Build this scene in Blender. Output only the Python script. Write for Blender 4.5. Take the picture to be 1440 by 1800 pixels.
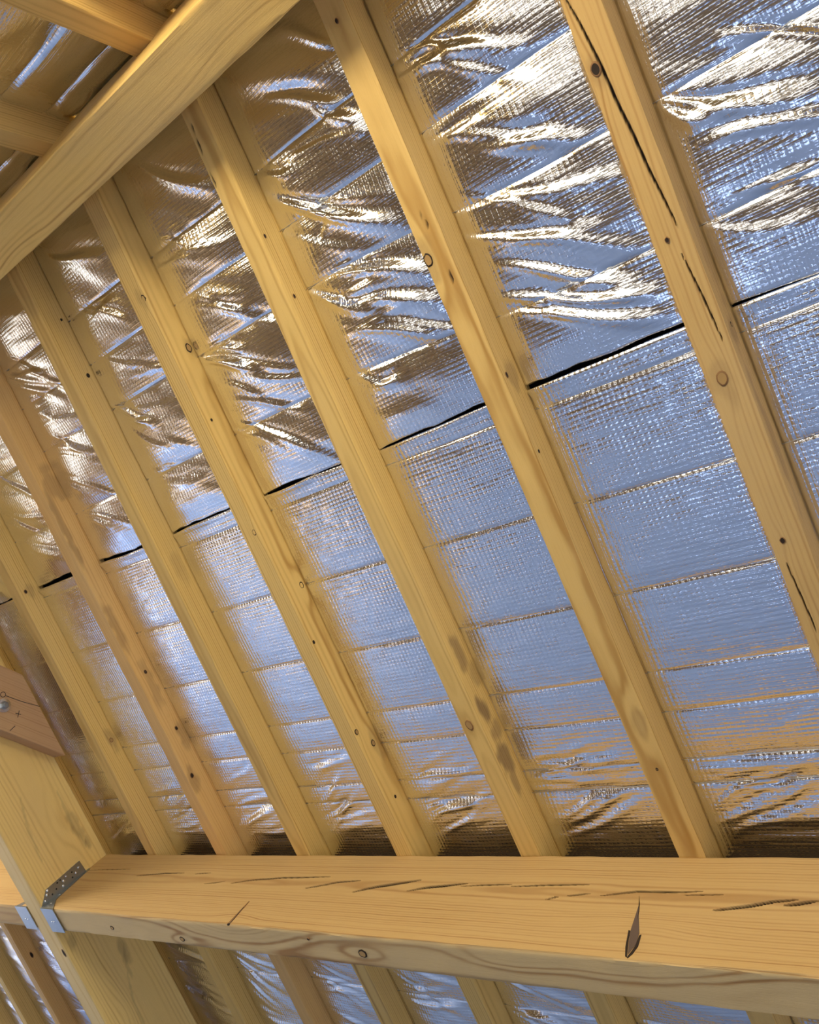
import bpy, bmesh, math, random
import numpy as np
from mathutils import Vector, Matrix

scn = bpy.context.scene
for o in list(bpy.data.objects):
    bpy.data.objects.remove(o)
COL = scn.collection

# ------------------------------------------------------------------ frames
TH = math.radians(36.9)                 # roof pitch
CT, ST = math.cos(TH), math.sin(TH)
Z0 = 2.67                               # lifts the roof so that the floor is z = 0
VX = Vector((1, 0, 0))                  # along the ridge
VT = Vector((0, CT, -ST))               # down our slope
VO = Vector((0, ST, CT))                # out of our slope
VN = -VO                                # into the room
def RP(x, t, n):                        # roof coordinates -> world
    return Vector((0, 0, Z0)) + VX*x + VT*t + VN*n
TA = -0.885                             # apex (t) on our foil plane
APEX = RP(0, TA, 0)
VT2 = Vector((0, -CT, -ST)); VO2 = Vector((0, -ST, CT)); VN2 = -VO2
def RP2(x, t, n):
    return APEX + VX*x + VT2*t + VN2*n

# ------------------------------------------------------------------ camera
cam_d = bpy.data.cameras.new('camera'); cam = bpy.data.objects.new('camera', cam_d); COL.objects.link(cam)
scn.camera = cam
RC = [[0.754363, 0.406621, -0.515359], [-0.251243, 0.904123, 0.345598], [-0.606476, 0.131226, -0.784198]]
def cdir(r): return VX*r[0] + VT*r[1] + VN*r[2]
right, down, fwd = (cdir(r).normalized() for r in RC)
mw = Matrix.Identity(4)
for i in range(3):
    mw[i][0], mw[i][1], mw[i][2] = right[i], -down[i], -fwd[i]
mw.translation = RP(0, 0, 1.46134)
cam.matrix_world = mw
cam_d.sensor_fit = 'HORIZONTAL'; cam_d.sensor_width = 36.0; cam_d.lens = 36.0*1440.35/1440.0
cam_d.clip_start = 0.02; cam_d.clip_end = 200

# ------------------------------------------------------------------ sky, daylight, exposure
world = bpy.data.worlds.new('sky'); scn.world = world; world.use_nodes = True
wn = world.node_tree; wn.nodes.clear()
w_out = wn.nodes.new('ShaderNodeOutputWorld'); w_bg = wn.nodes.new('ShaderNodeBackground')
w_tc = wn.nodes.new('ShaderNodeTexCoord'); w_sep = wn.nodes.new('ShaderNodeSeparateXYZ'); w_ramp = wn.nodes.new('ShaderNodeValToRGB')
wn.links.new(w_tc.outputs['Generated'], w_sep.inputs[0]); wn.links.new(w_sep.outputs['Z'], w_ramp.inputs[0])
w_ramp.color_ramp.elements[0].position = 0.0; w_ramp.color_ramp.elements[0].color = (0.80, 0.88, 1.0, 1)
w_ramp.color_ramp.elements[1].position = 0.8; w_ramp.color_ramp.elements[1].color = (0.45, 0.63, 1.0, 1)
wn.links.new(w_ramp.outputs[0], w_bg.inputs[0]); wn.links.new(w_bg.outputs[0], w_out.inputs[0])
w_bg.inputs[1].default_value = 2.8

def area(name, loc, target, sx, sy, power, color):
    d = bpy.data.lights.new(name, 'AREA'); d.shape = 'RECTANGLE'; d.size = sx; d.size_y = sy
    d.energy = power; d.color = color
    o = bpy.data.objects.new(name, d); COL.objects.link(o); o.location = loc
    o.rotation_euler = (Vector(target) - Vector(loc)).to_track_quat('-Z', 'Y').to_euler()
    return o
# added warm area lights in three made-up, unseen openings of the opposite slope (both gables are open to the sky)
ADDED_OPENINGS = [(-1.12, -0.10, 0.48, 1.15, 62, (1.0, 0.88, 0.63)), (-2.30, -1.75, 0.75, 1.30, 16, (1.0, 0.89, 0.66)), (-5.60, -4.40, 0.60, 1.50, 200, (1.0, 0.92, 0.75))]
for x0, x1, t0, t1, pw_, cl_ in ADDED_OPENINGS:
    c_ = RP2((x0+x1)/2, (t0+t1)/2, -0.16)
    area('added_warm_light', c_, c_+VN2, x1-x0, t1-t0, pw_, cl_)

# high sun, entering only through the added roof openings and falling on the floor
sd = bpy.data.lights.new('sun', 'SUN'); sd.energy = 24.0; sd.color = (1.0, 0.94, 0.84); sd.angle = 0.009
sun = bpy.data.objects.new('sun', sd); COL.objects.link(sun)
sun.rotation_euler = Vector((0.25, 0.0, -1.0)).to_track_quat('-Z', 'Y').to_euler()

scn.view_settings.view_transform = 'Standard'
scn.view_settings.look = 'None'
scn.view_settings.exposure = -0.62
scn.view_settings.gamma = 1.0
scn.view_settings.use_curve_mapping = False

# ------------------------------------------------------------------ helpers
rng = np.random.default_rng(7)
def vnoise(x, y, seed=0):
    x = np.asarray(x, float); y = np.asarray(y, float)
    xi = np.floor(x).astype(np.int64); yi = np.floor(y).astype(np.int64)
    fx = x-xi; fy = y-yi
    fx = fx*fx*fx*(fx*(fx*6-15)+10); fy = fy*fy*fy*(fy*(fy*6-15)+10)
    def h(a, b):
        k = (a*374761393 + b*668265263 + seed*1274126177) & 0xffffffff
        k = ((k ^ (k >> 13))*1274126177) & 0xffffffff
        k = (k ^ (k >> 16)) & 0xffff
        return k/32767.5-1.0
    a = h(xi, yi); b = h(xi+1, yi); c = h(xi, yi+1); d = h(xi+1, yi+1)
    return (a*(1-fx)+b*fx)*(1-fy)+(c*(1-fx)+d*fx)*fy

def link(name, me, mats, parent=None):
    o = bpy.data.objects.new(name, me); COL.objects.link(o)
    for m in (mats if isinstance(mats, (list, tuple)) else [mats]):
        if m: me.materials.append(m)
    if parent: o.parent = parent
    return o
def tag(o, label=None, cat=None, group=None, kind=None):
    if label: o['label'] = label
    if cat: o['category'] = cat
    if group: o['group'] = group
    if kind: o['kind'] = kind
    return o
def empty(name, mat=None):
    o = bpy.data.objects.new(name, None); COL.objects.link(o); o.empty_display_size = 0.1
    if mat is not None: o.matrix_world = mat
    return o
def frame(origin, ex, ey, ez):
    m = Matrix.Identity(4)
    for i in range(3):
        m[i][0], m[i][1], m[i][2] = ex[i], ey[i], ez[i]
    m.translation = origin
    return m
def grid_mesh(name, V, smooth=True, closed=False):
    nu, nv = V.shape[:2]
    me = bpy.data.meshes.new(name)
    idx = np.arange(nu*nv).reshape(nu, nv)
    if closed:
        nx = np.roll(idx, -1, axis=1)
        f = np.stack([idx[:-1], nx[:-1], nx[1:], idx[1:]], -1).reshape(-1, 4)
    else:
        f = np.stack([idx[:-1, :-1], idx[1:, :-1], idx[1:, 1:], idx[:-1, 1:]], -1).reshape(-1, 4)
    caps = []
    if closed: caps = [idx[0, ::-1], idx[-1]]
    nl = f.size + sum(len(c) for c in caps); npoly = len(f)+len(caps)
    me.vertices.add(nu*nv); me.vertices.foreach_set('co', V.reshape(-1).astype(np.float32))
    me.loops.add(nl); me.polygons.add(npoly)
    lv = np.concatenate([f.reshape(-1)] + list(caps)) if caps else f.reshape(-1)
    me.loops.foreach_set('vertex_index', lv.astype(np.int32))
    st = np.concatenate([np.arange(len(f))*4, f.size+np.cumsum([0]+[len(c) for c in caps[:-1]])]) if caps else np.arange(len(f))*4
    me.polygons.foreach_set('loop_start', st.astype(np.int32))
    sm = np.full(npoly, smooth, dtype=bool)
    if caps: sm[-len(caps):] = False
    me.polygons.foreach_set('use_smooth', sm)
    me.update(calc_edges=True); me.validate()
    return me
def py_mesh(name, v, f, smooth=False):
    me = bpy.data.meshes.new(name); me.from_pydata([tuple(p) for p in v], [], f); me.update()
    if smooth: me.polygons.foreach_set('use_smooth', [True]*len(me.polygons))
    return me
def prism(name, poly, axis_fn, h0, h1):
    """closed polygon poly (a,b) extruded from h0 to h1; axis_fn(a,b,h) gives the point"""
    n = len(poly)
    v = [axis_fn(a, b, h0) for a, b in poly]+[axis_fn(a, b, h1) for a, b in poly]
    f = [list(range(n))[::-1], list(range(n, 2*n))]+[[i, (i+1) % n, n+(i+1) % n, n+i] for i in range(n)]
    me = py_mesh(name, v, f)
    bm = bmesh.new(); bm.from_mesh(me); bmesh.ops.recalc_face_normals(bm, faces=bm.faces); bm.to_mesh(me); bm.free()
    return me
def box_mesh(name, a, b, bev=0.0):
    bm = bmesh.new(); bmesh.ops.create_cube(bm, size=1)
    for v in bm.verts:
        v.co = Vector([(a[i]+b[i])/2+v.co[i]*(b[i]-a[i]) for i in range(3)])
    if bev: bmesh.ops.bevel(bm, geom=bm.edges[:], offset=bev, segments=1, affect='EDGES')
    me = bpy.data.meshes.new(name); bm.to_mesh(me); bm.free(); return me

# ------------------------------------------------------------------ materials
def nodes(name):
    m = bpy.data.materials.new(name); m.use_nodes = True
    nt = m.node_tree; b = nt.nodes['Principled BSDF']
    return m, nt, b
def N(nt, t, **kw):
    n = nt.nodes.new(t)
    for k, v in kw.items(): setattr(n, k, v)
    return n
def M(nt, op, a, b=None, clamp=False):
    n = N(nt, 'ShaderNodeMath', operation=op); n.use_clamp = clamp
    for i, s in enumerate((a, b)):
        if s is None: continue
        if isinstance(s, (int, float)): n.inputs[i].default_value = s
        else: nt.links.new(s, n.inputs[i])
    return n.outputs[0]
def MIX(nt, fac, a, b, blend='MIX'):
    n = N(nt, 'ShaderNodeMix', data_type='RGBA', blend_type=blend)
    for s, i in ((fac, n.inputs['Factor']), (a, n.inputs[6]), (b, n.inputs[7])):
        if isinstance(s, (int, float)): i.default_value = s
        elif isinstance(s, tuple): i.default_value = (*s, 1)
        else: nt.links.new(s, i)
    return n.outputs[2]

def wood(name, light, dark, period=0.006, contrast=0.55, patch=(0.62, 0.45, 0.22), patch_amt=0.3):
    m, nt, b = nodes(name)
    tc = N(nt, 'ShaderNodeTexCoord'); oi = N(nt, 'ShaderNodeObjectInfo')
    off = N(nt, 'ShaderNodeVectorMath', operation='MULTIPLY_ADD')
    cmb = N(nt, 'ShaderNodeCombineXYZ')
    for i in range(3): nt.links.new(oi.outputs['Random'], cmb.inputs[i])
    nt.links.new(cmb.outputs[0], off.inputs[0]); off.inputs[1].default_value = (37, 19, 53); nt.links.new(tc.outputs['Object'], off.inputs[2])
    P = off.outputs[0]
    def nz(scale, vec, detail=3, rough=0.55):
        mp = N(nt, 'ShaderNodeMapping'); mp.inputs['Scale'].default_value = vec; nt.links.new(P, mp.inputs[0])
        n = N(nt, 'ShaderNodeTexNoise'); n.inputs['Scale'].default_value = scale; n.inputs['Detail'].default_value = detail; n.inputs['Roughness'].default_value = rough
        nt.links.new(mp.outputs[0], n.inputs['Vector']); return n.outputs['Fac']
    at = N(nt, 'ShaderNodeAttribute', attribute_name='ring')
    dk = N(nt, 'ShaderNodeAttribute', attribute_name='dark')
    wob = nz(4, (1, 6, 6), 2)
    ph = M(nt, 'ADD', M(nt, 'MULTIPLY', at.outputs['Fac'], 2*math.pi/period), M(nt, 'MULTIPLY', wob, 7.0))
    s = M(nt, 'MULTIPLY_ADD', M(nt, 'SINE', ph), 0.5); s.node.inputs[2].default_value = 0.5
    s = M(nt, 'POWER', s, 2.2)
    rn = N(nt, 'ShaderNodeTexNoise', noise_dimensions='1D'); rn.inputs['Scale'].default_value = 1.0; rn.inputs['Detail'].default_value = 1.0
    nt.links.new(M(nt, 'MULTIPLY', at.outputs['Fac'], 0.55/period), rn.inputs['W'])
    rm = N(nt, 'ShaderNodeMapRange'); rm.inputs['From Min'].default_value = 0.35; rm.inputs['From Max'].default_value = 0.7
    nt.links.new(rn.outputs['Fac'], rm.inputs[0]); s = M(nt, 'MULTIPLY', s, rm.outputs[0])
    fade = nz(2.0, (1, 8, 8), 2)
    s = M(nt, 'MULTIPLY', s, M(nt, 'MULTIPLY', fade, contrast*1.7), True)
    sa = N(nt, 'ShaderNodeAttribute', attribute_name='bounce_tint')
    col = MIX(nt, M(nt, 'MULTIPLY', sa.outputs['Fac'], 0.75), light, (0.66, 0.48, 0.22))  # underside paled in the colour, standing in for floor bounce light
    col = MIX(nt, s, col, dark)
    fib = nz(14, (1, 45, 45), 4, 0.7)
    col = MIX(nt, M(nt, 'MULTIPLY', M(nt, 'SUBTRACT', fib, 0.5, False), 0.9, True), col, dark)
    pt = nz(1.3, (1, 3.0, 3.0), 3)
    rp = N(nt, 'ShaderNodeMapRange'); rp.inputs['From Min'].default_value = 0.48; rp.inputs['From Max'].default_value = 0.72
    nt.links.new(pt, rp.inputs[0])
    col = MIX(nt, M(nt, 'MULTIPLY', rp.outputs[0], patch_amt), col, patch)
    hv = N(nt, 'ShaderNodeHueSaturation'); hv.inputs['Saturation'].default_value = 1.0
    nt.links.new(col, hv.inputs['Color'])
    v = M(nt, 'MULTIPLY_ADD', oi.outputs['Random'], 0.16); v.node.inputs[2].default_value = 0.92
    nt.links.new(v, hv.inputs['Value'])
    stn = N(nt, 'ShaderNodeAttribute', attribute_name='stain')
    col = MIX(nt, stn.outputs['Fac'], hv.outputs[0], (0.17, 0.10, 0.045))
    col = MIX(nt, dk.outputs['Fac'], col, (0.016, 0.010, 0.006))
    nt.links.new(col, b.inputs['Base Color'])
    b.inputs['Roughness'].default_value = 0.62; b.inputs['Specular IOR Level'].default_value = 0.25
    bp = N(nt, 'ShaderNodeBump'); bp.inputs['Strength'].default_value = 0.35; bp.inputs['Distance'].default_value = 0.002
    hgt = M(nt, 'ADD', fib, M(nt, 'MULTIPLY', s, -0.4))
    nt.links.new(hgt, bp.inputs['Height']); nt.links.new(bp.outputs[0], b.inputs['Normal'])
    return m
W_RAF = wood('pine_rafter_wood', (0.74, 0.49, 0.15), (0.47, 0.26, 0.06), contrast=1.1)
W_ORG = wood('orange_pine_wood', (0.75, 0.455, 0.155), (0.53, 0.26, 0.075), contrast=0.8)
W_BRN = wood('brown_pine_wood', (0.56, 0.355, 0.12), (0.37, 0.19, 0.05), contrast=1.0)
W_MID = wood('amber_pine_wood', (0.65, 0.425, 0.135), (0.42, 0.23, 0.055), contrast=1.1)
W_PUR = wood('douglas_fir_wood', (0.54, 0.345, 0.13), (0.36, 0.19, 0.06), period=0.0062, contrast=1.1, patch_amt=0.15)
W_PRI = wood('principal_pine_wood', (0.82, 0.58, 0.20), (0.56, 0.33, 0.09), period=0.009, contrast=0.75)
W_RID = wood('ridge_pine_wood', (0.78, 0.51, 0.145), (0.50, 0.27, 0.06), period=0.013, contrast=0.9)
W_COL = wood('pink_collar_wood', (0.56, 0.34, 0.17), (0.40, 0.21, 0.09), period=0.008, contrast=0.8)

def flat(name, col, rough=0.6, metal=0.0, spec=0.3):
    m, nt, b = nodes(name)
    tc = N(nt, 'ShaderNodeTexCoord'); n = N(nt, 'ShaderNodeTexNoise'); n.inputs['Scale'].default_value = 30
    nt.links.new(tc.outputs['Object'], n.inputs['Vector'])
    c2 = tuple(min(1, c*0.82) for c in col)
    nt.links.new(MIX(nt, n.outputs['Fac'], col, c2), b.inputs['Base Color'])
    b.inputs['Roughness'].default_value = rough; b.inputs['Metallic'].default_value = metal; b.inputs['Specular IOR Level'].default_value = spec
    return m
K_DARK = flat('knot_rim_bark', (0.028, 0.016, 0.008), 0.8)
K_MID = flat('knot_heart', (0.26, 0.13, 0.045), 0.7)
K_PALE = flat('knot_pale_heart', (0.44, 0.26, 0.085), 0.7)
STAIN = flat('damp_stain', (0.24, 0.14, 0.055), 0.75)
POCKET = flat('bark_pocket_wood', (0.13, 0.085, 0.06), 0.8)
PENCIL = flat('pencil_graphite', (0.05, 0.04, 0.035), 0.6)
SLOT_DARK = flat('slot_shade_dark', (0.045, 0.028, 0.014), 0.9, spec=0.1)  # near-black colour that paints the shade of the slot above the purlin
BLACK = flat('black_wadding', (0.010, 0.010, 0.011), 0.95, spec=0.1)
DECK = flat('roof_underlay_board', (0.10, 0.085, 0.07), 0.9)
SKYWALL = flat('osb_board', (0.46, 0.31, 0.16), 0.8)
GROUND = flat('site_gravel', (0.32, 0.30, 0.27), 0.95)
BLUE_REFL = flat('added_blue_reflector', (0.225, 0.325, 0.60), 0.55)  # blue of the assumed floor sheets that the foil mirrors
BOARDM = flat('floor_boards', (0.25, 0.165, 0.085), 0.7)
ZINC = flat('galvanised_steel', (0.42, 0.46, 0.48), 0.36, 1.0)
NAILM = flat('bright_nail_steel', (0.85, 0.87, 0.88), 0.22, 1.0)
HOLE = flat('punched_hole_dark', (0.03, 0.03, 0.03), 0.9)
THREAD = flat('grey_stitch_thread', (0.62, 0.62, 0.62), 0.35, 0.9)

def foil(name, rough=0.13, crinkle=0.5, grid=0.5, pillow=0.5):
    m, nt, b = nodes(name)
    b.inputs['Metallic'].default_value = 1.0
    b.inputs['Base Color'].default_value = (0.86, 0.87, 0.88, 1)
    tc = N(nt, 'ShaderNodeTexCoord'); sp = N(nt, 'ShaderNodeSeparateXYZ')
    wz = N(nt, 'ShaderNodeTexNoise'); wz.inputs['Scale'].default_value = 9
    nt.links.new(tc.outputs['Object'], wz.inputs['Vector'])
    wv = N(nt, 'ShaderNodeVectorMath', operation='MULTIPLY_ADD'); nt.links.new(wz.outputs['Color'], wv.inputs[0]); wv.inputs[1].default_value = (0.006, 0.006, 0.0)
    nt.links.new(tc.outputs['Object'], wv.inputs[2]); nt.links.new(wv.outputs[0], sp.inputs[0])
    def cell(sock, pitch):
        return M(nt, 'POWER', M(nt, 'ABSOLUTE', M(nt, 'SINE', M(nt, 'MULTIPLY', sock, math.pi/pitch))), 0.6)
    vr = N(nt, 'ShaderNodeTexNoise'); vr.inputs['Scale'].default_value = 38; nt.links.new(tc.outputs['Object'], vr.inputs['Vector'])
    am = M(nt, 'MULTIPLY_ADD', vr.outputs['Fac'], 2.2); am.node.inputs[2].default_value = -0.45
    def line(sock, pitch, width):
        f = M(nt, 'FRACT', M(nt, 'MULTIPLY', sock, 1/pitch))
        d = M(nt, 'ABSOLUTE', M(nt, 'SUBTRACT', f, 0.5))
        r = N(nt, 'ShaderNodeMapRange', interpolation_type='SMOOTHSTEP'); r.inputs['From Min'].default_value = 0.0; r.inputs['From Max'].default_value = width/pitch
        r.inputs['To Min'].default_value = 1.0; r.inputs['To Max'].default_value = 0.0
        nt.links.new(d, r.inputs[0]); return r.outputs[0]
    ln = M(nt, 'MAXIMUM', line(sp.outputs['X'], 0.0115, 0.0011), line(sp.outputs['Y'], 0.0095, 0.0011))
    g = M(nt, 'MULTIPLY', M(nt, 'MULTIPLY', cell(sp.outputs['X'], 0.0115), cell(sp.outputs['Y'], 0.0095)), am)
    g = M(nt, 'ADD', M(nt, 'MULTIPLY', g, pillow), M(nt, 'MULTIPLY', ln, 0.16))
    n1 = N(nt, 'ShaderNodeTexNoise'); n1.inputs['Scale'].default_value = 95; n1.inputs['Detail'].default_value = 3
    mp = N(nt, 'ShaderNodeMapping'); mp.inputs['Scale'].default_value = (0.55, 1.2, 1); nt.links.new(tc.outputs['Object'], mp.inputs[0]); nt.links.new(mp.outputs[0], n1.inputs['Vector'])
    b1 = N(nt, 'ShaderNodeBump'); b1.inputs['Strength'].default_value = crinkle; b1.inputs['Distance'].default_value = 0.0022
    nt.links.new(n1.outputs['Fac'], b1.inputs['Height'])
    b2 = N(nt, 'ShaderNodeBump'); b2.inputs['Strength'].default_value = grid; b2.inputs['Distance'].default_value = 0.0016
    nt.links.new(g, b2.inputs['Height']); nt.links.new(b1.outputs[0], b2.inputs['Normal'])
    nt.links.new(b2.outputs[0], b.inputs['Normal'])
    b.inputs['Roughness'].default_value = rough
    return m
FOIL_U = foil('crinkled_silver_foil', 0.14, 0.20, 0.42, 0.5)
FOIL_L = foil('embossed_silver_foil', 0.15, 0.26, 0.60, 0.75)

# ------------------------------------------------------------------ timber builder
class Timber: pass
def timber(name, mat, fm, L, w, d, res=0.008, fine_y0=None, lres=0.02, cracks=(), knots=(), pith=None, seed=0, wob=0.0012, bev=0.0018, end_cut=None, stains=(), bounce_tint=None):
    """box local x 0..L, y 0..w, z 0..d; faces z0,y1,z1,y0; cracks (face,[(l,s)..],width,depth); knots (face,l,s,r)"""
    def smp(a, r):
        n = max(2, int(round((a-2*bev)/r))+1); return np.linspace(bev, a-bev, n)
    sy, sz = smp(w, res), smp(d, res); s3 = smp(d, fine_y0 or res)
    ry = np.concatenate([sy, np.full(len(sz), w), sy[::-1], np.zeros(len(s3))])
    rz = np.concatenate([np.zeros(len(sy)), sz, np.full(len(sy), d), s3[::-1]])
    face = np.concatenate([np.full(len(sy), 0), np.full(len(sz), 1), np.full(len(sy), 2), np.full(len(s3), 3)])
    sco = np.where((face == 0) | (face == 2), ry, rz)
    nrm_y = np.choose(face, [0, 1, 0, -1]).astype(float); nrm_z = np.choose(face, [-1, 0, 1, 0]).astype(float)
    nl = max(2, int(L/lres)+1); l = np.linspace(0, L, nl)
    Lg = np.repeat(l[:, None], len(ry), 1); Y = np.repeat(ry[None], nl, 0).copy(); Z = np.repeat(rz[None], nl, 0).copy()
    # hand-sawn unevenness
    wv = wob*(vnoise(Lg*3.1, Y*0+face[None]*7.3, seed)+0.5*vnoise(Lg*17, sco[None]*25+face[None]*11, seed+3))
    corner = np.minimum(np.abs(sco-np.choose(face, [0, 0, 0, 0])), np.abs(np.choose(face, [w, d, w, d])-sco))
    wane = np.exp(-(corner/0.004)**2)[None]*0.0022*np.clip(vnoise(Lg*6, sco[None]*0+face[None]*3.7+seed, seed+9), 0, 1)
    disp = wv-wane
    # growth rings
    py, pz = pith if pith else (w*0.5, d*0.5)
    pyl = py+0.012*vnoise(Lg*0.9, Lg*0+seed*1.7, seed+21); pzl = pz+0.012*vnoise(Lg*0.8, Lg*0+seed*2.1, seed+22)
    ring = np.sqrt((Y-pyl)**2+(Z-pzl)**2)
    dark = np.zeros_like(ring)
    fi = {'z0': 0, 'y1': 1, 'z1': 2, 'y0': 3}
    for (fc, kl, ks, kr) in knots:
        msk = (face == fi[fc])[None]
        dd = ((Lg-kl)/4.0)**2+(sco[None]-ks)**2
        ring = ring+msk*kr*0.8*np.exp(-dd/(2*(kr*1.1)**2))
    for (fc, pl, wd, dp) in cracks:
        msk = (face == fi[fc])[None]
        best = np.full_like(ring, 9.0); ta = np.zeros_like(ring)
        tot = sum(math.dist(pl[i], pl[i+1]) for i in range(len(pl)-1)); acc = 0
        for i in range(len(pl)-1):
            (l0, s0), (l1, s1) = pl[i], pl[i+1]
            dx, dy = l1-l0, s1-s0; q = dx*dx+dy*dy
            u = np.clip(((Lg-l0)*dx+(sco[None]-s0)*dy)/q, 0, 1)
            dist = np.hypot(Lg-l0-u*dx, sco[None]-s0-u*dy)
            sl = math.sqrt(q); tt = (acc+u*sl)/tot; acc += sl
            upd = dist < best; best = np.where(upd, dist, best); ta = np.where(upd, tt, ta)
        wl = wd*(0.25+0.75*np.sin(np.pi*np.clip(ta, 0, 1))**0.7)
        k = np.clip(1.25-best/wl, 0, 1)*msk
        disp = disp-k*dp; dark = np.maximum(dark, np.clip(k*3.0, 0, 1)*min(1, dp/.006))
    stain = np.zeros_like(ring)
    for (fc, sl_, ss_, rl_, rs_, am_) in stains:
        msk = (face == fi[fc])[None]
        q_ = np.sqrt(((Lg-sl_)/rl_)**2+((sco[None]-ss_)/rs_)**2)+0.35*vnoise(Lg*40, sco[None]*60, seed+77)
        stain = np.maximum(stain, msk*am_*np.clip((1.1-q_)/.45, 0, 1))
    Yd = Y+nrm_y[None]*disp; Zd = Z+nrm_z[None]*disp
    if end_cut:
        Lg = end_cut(Lg, Yd, Zd, L)
    V = np.stack([Lg, Yd, Zd], -1)
    me = grid_mesh(name, V, True, True)
    a = me.attributes.new('ring', 'FLOAT', 'POINT'); a.data.foreach_set('value', ring.reshape(-1).astype(np.float32))
    if cracks:
        a = me.attributes.new('dark', 'FLOAT', 'POINT'); a.data.foreach_set('value', dark.reshape(-1).astype(np.float32))
    if bounce_tint:
        a = me.attributes.new('bounce_tint', 'FLOAT', 'POINT'); a.data.foreach_set('value', np.repeat((face == fi[bounce_tint])[None]*1.0, nl, 0).reshape(-1).astype(np.float32))
    if stains:
        a = me.attributes.new('stain', 'FLOAT', 'POINT'); a.data.foreach_set('value', stain.reshape(-1).astype(np.float32))
    try: me.set_sharp_from_angle(angle=math.radians(40))
    except Exception: pass
    o = link(name, me, mat); o.matrix_world = fm
    return o
FN = {'z0': (Vector((0, 0, -1)), lambda l, s, w, d: Vector((l, s, 0))), 'y1': (Vector((0, 1, 0)), lambda l, s, w, d: Vector((l, w, s))),
      'z1': (Vector((0, 0, 1)), lambda l, s, w, d: Vector((l, s, d))), 'y0': (Vector((0, -1, 0)), lambda l, s, w, d: Vector((l, 0, s)))}
def knot(parent, fc, l, s, r, w, d, kind='ring', asp=1.35, seed=0):
    n, pf = FN[fc]; p = pf(l, s, w, d); el = Vector((1, 0, 0)); es = n.cross(el)
    rr = random.Random(seed*31+int(l*1000))
    K = 14; v = []; f = []; mi = []
    hts = [(1.0, -0.0012), (0.95, 0.0007), (0.72, 0.0009), (0.45, 0.0006)]
    jit = [1+rr.uniform(-.09, .09) for _ in range(K)]
    for (k, h) in hts:
        for i in range(K):
            a = 2*math.pi*i/K
            v.append(p+el*(math.cos(a)*r*asp*k*jit[i])+es*(math.sin(a)*r*k*jit[i])+n*h)
    v.append(p+n*0.0004)
    for b_ in range(3):
        for i in range(K):
            f.append([b_*K+i, b_*K+(i+1) % K, (b_+1)*K+(i+1) % K, (b_+1)*K+i]); mi.append(0 if b_ < 2 else 1)
    for i in range(K):
        f.append([3*K+i, 3*K+(i+1) % K, 4*K]); mi.append(1)
    me = py_mesh('knot', v, f, True)
    mats = {'ring': [K_DARK, K_PALE], 'dark': [K_DARK, K_DARK], 'mid': [K_MID, K_DARK], 'soft': [K_MID, K_PALE]}[kind]
    for m in mats: me.materials.append(m)
    me.polygons.foreach_set('material_index', mi)
    o = bpy.data.objects.new('knot', me); COL.objects.link(o); o.parent = parent
    return o

# ------------------------------------------------------------------ measured layout (metres, roof coordinates)
XS = [-2.7971, -2.3947, -2.0013, -1.5992, -1.1990, -0.8008, -0.3981]
RW, D = 0.0584, 0.0675
TP, PH, PW = 1.1119, 0.2846, 0.0894
XE = -3.0716
T_END = 3.0
X_FAR, X_NEAR = -7.2, 3.0

# ------------------------------------------------------------------ large structure
fl = link('floor', box_mesh('floor', (X_FAR-.2, -4.0, -0.12), (X_NEAR+.6, 2.7, 0.0)), BOARDM); tag(fl, kind='structure')
for x0, x1, y0, z1 in ((-3.2, X_NEAR+.5, -2.1, .004), (X_FAR-.1, -3.1, -1.35, .003)):   # unseen blue sheets, added to give the foil its blue reflection
    link('blue_reflect_sheet', box_mesh('blue_reflect_sheet', (x0, y0, 0.0), (x1, 2.3, z1)), BLUE_REFL, fl)
gr = link('ground', box_mesh('ground', (-40, -40, -0.4), (40, 40, -0.3)), GROUND); tag(gr, 'pale gravel ground around the building', None, kind='structure')
# boards above the foil
def deck(name, f, x0, x1, t0, t1):
    pts = [f(x, t, n) for n in (-0.06, -0.085) for x, t in ((x0, t0), (x1, t0), (x1, t1), (x0, t1))]
    me = py_mesh(name, pts, [[0, 1, 2, 3], [7, 6, 5, 4], [0, 4, 5, 1], [1, 5, 6, 2], [2, 6, 7, 3], [3, 7, 4, 0]])
    o = link(name, me, DECK); tag(o, kind='structure'); return o
deck('ceiling', RP, X_FAR-.2, X_NEAR, TA-0.05, T_END+.2)
bx = [X_FAR-.2]+sorted(v for r in ADDED_OPENINGS for v in r[:2])+[X_NEAR]
for i in range(len(bx)-1):                   # boards of the opposite slope, left open at the added roof openings
    r = [r for r in ADDED_OPENINGS if r[0] == bx[i]]
    if r:
        deck('ceiling', RP2, bx[i], bx[i+1], -0.0, r[0][2]); deck('ceiling', RP2, bx[i], bx[i+1], r[0][3], 3.75)
    else: deck('ceiling', RP2, bx[i], bx[i+1], -0.0, 3.75)
# low eaves wall under our slope
eave_y = RP(0, T_END-.1, 0).y; eave_z = RP(0, T_END-.1, .09).z
kw = link('wall_back', box_mesh('wall_back', (X_FAR-.2, eave_y-.1, 0), (X_NEAR, eave_y+.02, eave_z)), SKYWALL); tag(kw, kind='structure')
kw2y = RP2(0, 3.7, 0).y
kw2 = link('wall_front', box_mesh('wall_front', (-2.0, kw2y, 0), (X_NEAR, kw2y+.1, 0.35)), SKYWALL); tag(kw2, kind='structure')
kw3 = link('wall_front', box_mesh('wall_front', (X_FAR-.2, kw2y, 0), (-2.0, kw2y+.1, RP2(0, 3.65, 0).z)), SKYWALL); tag(kw3, kind='structure')

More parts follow.
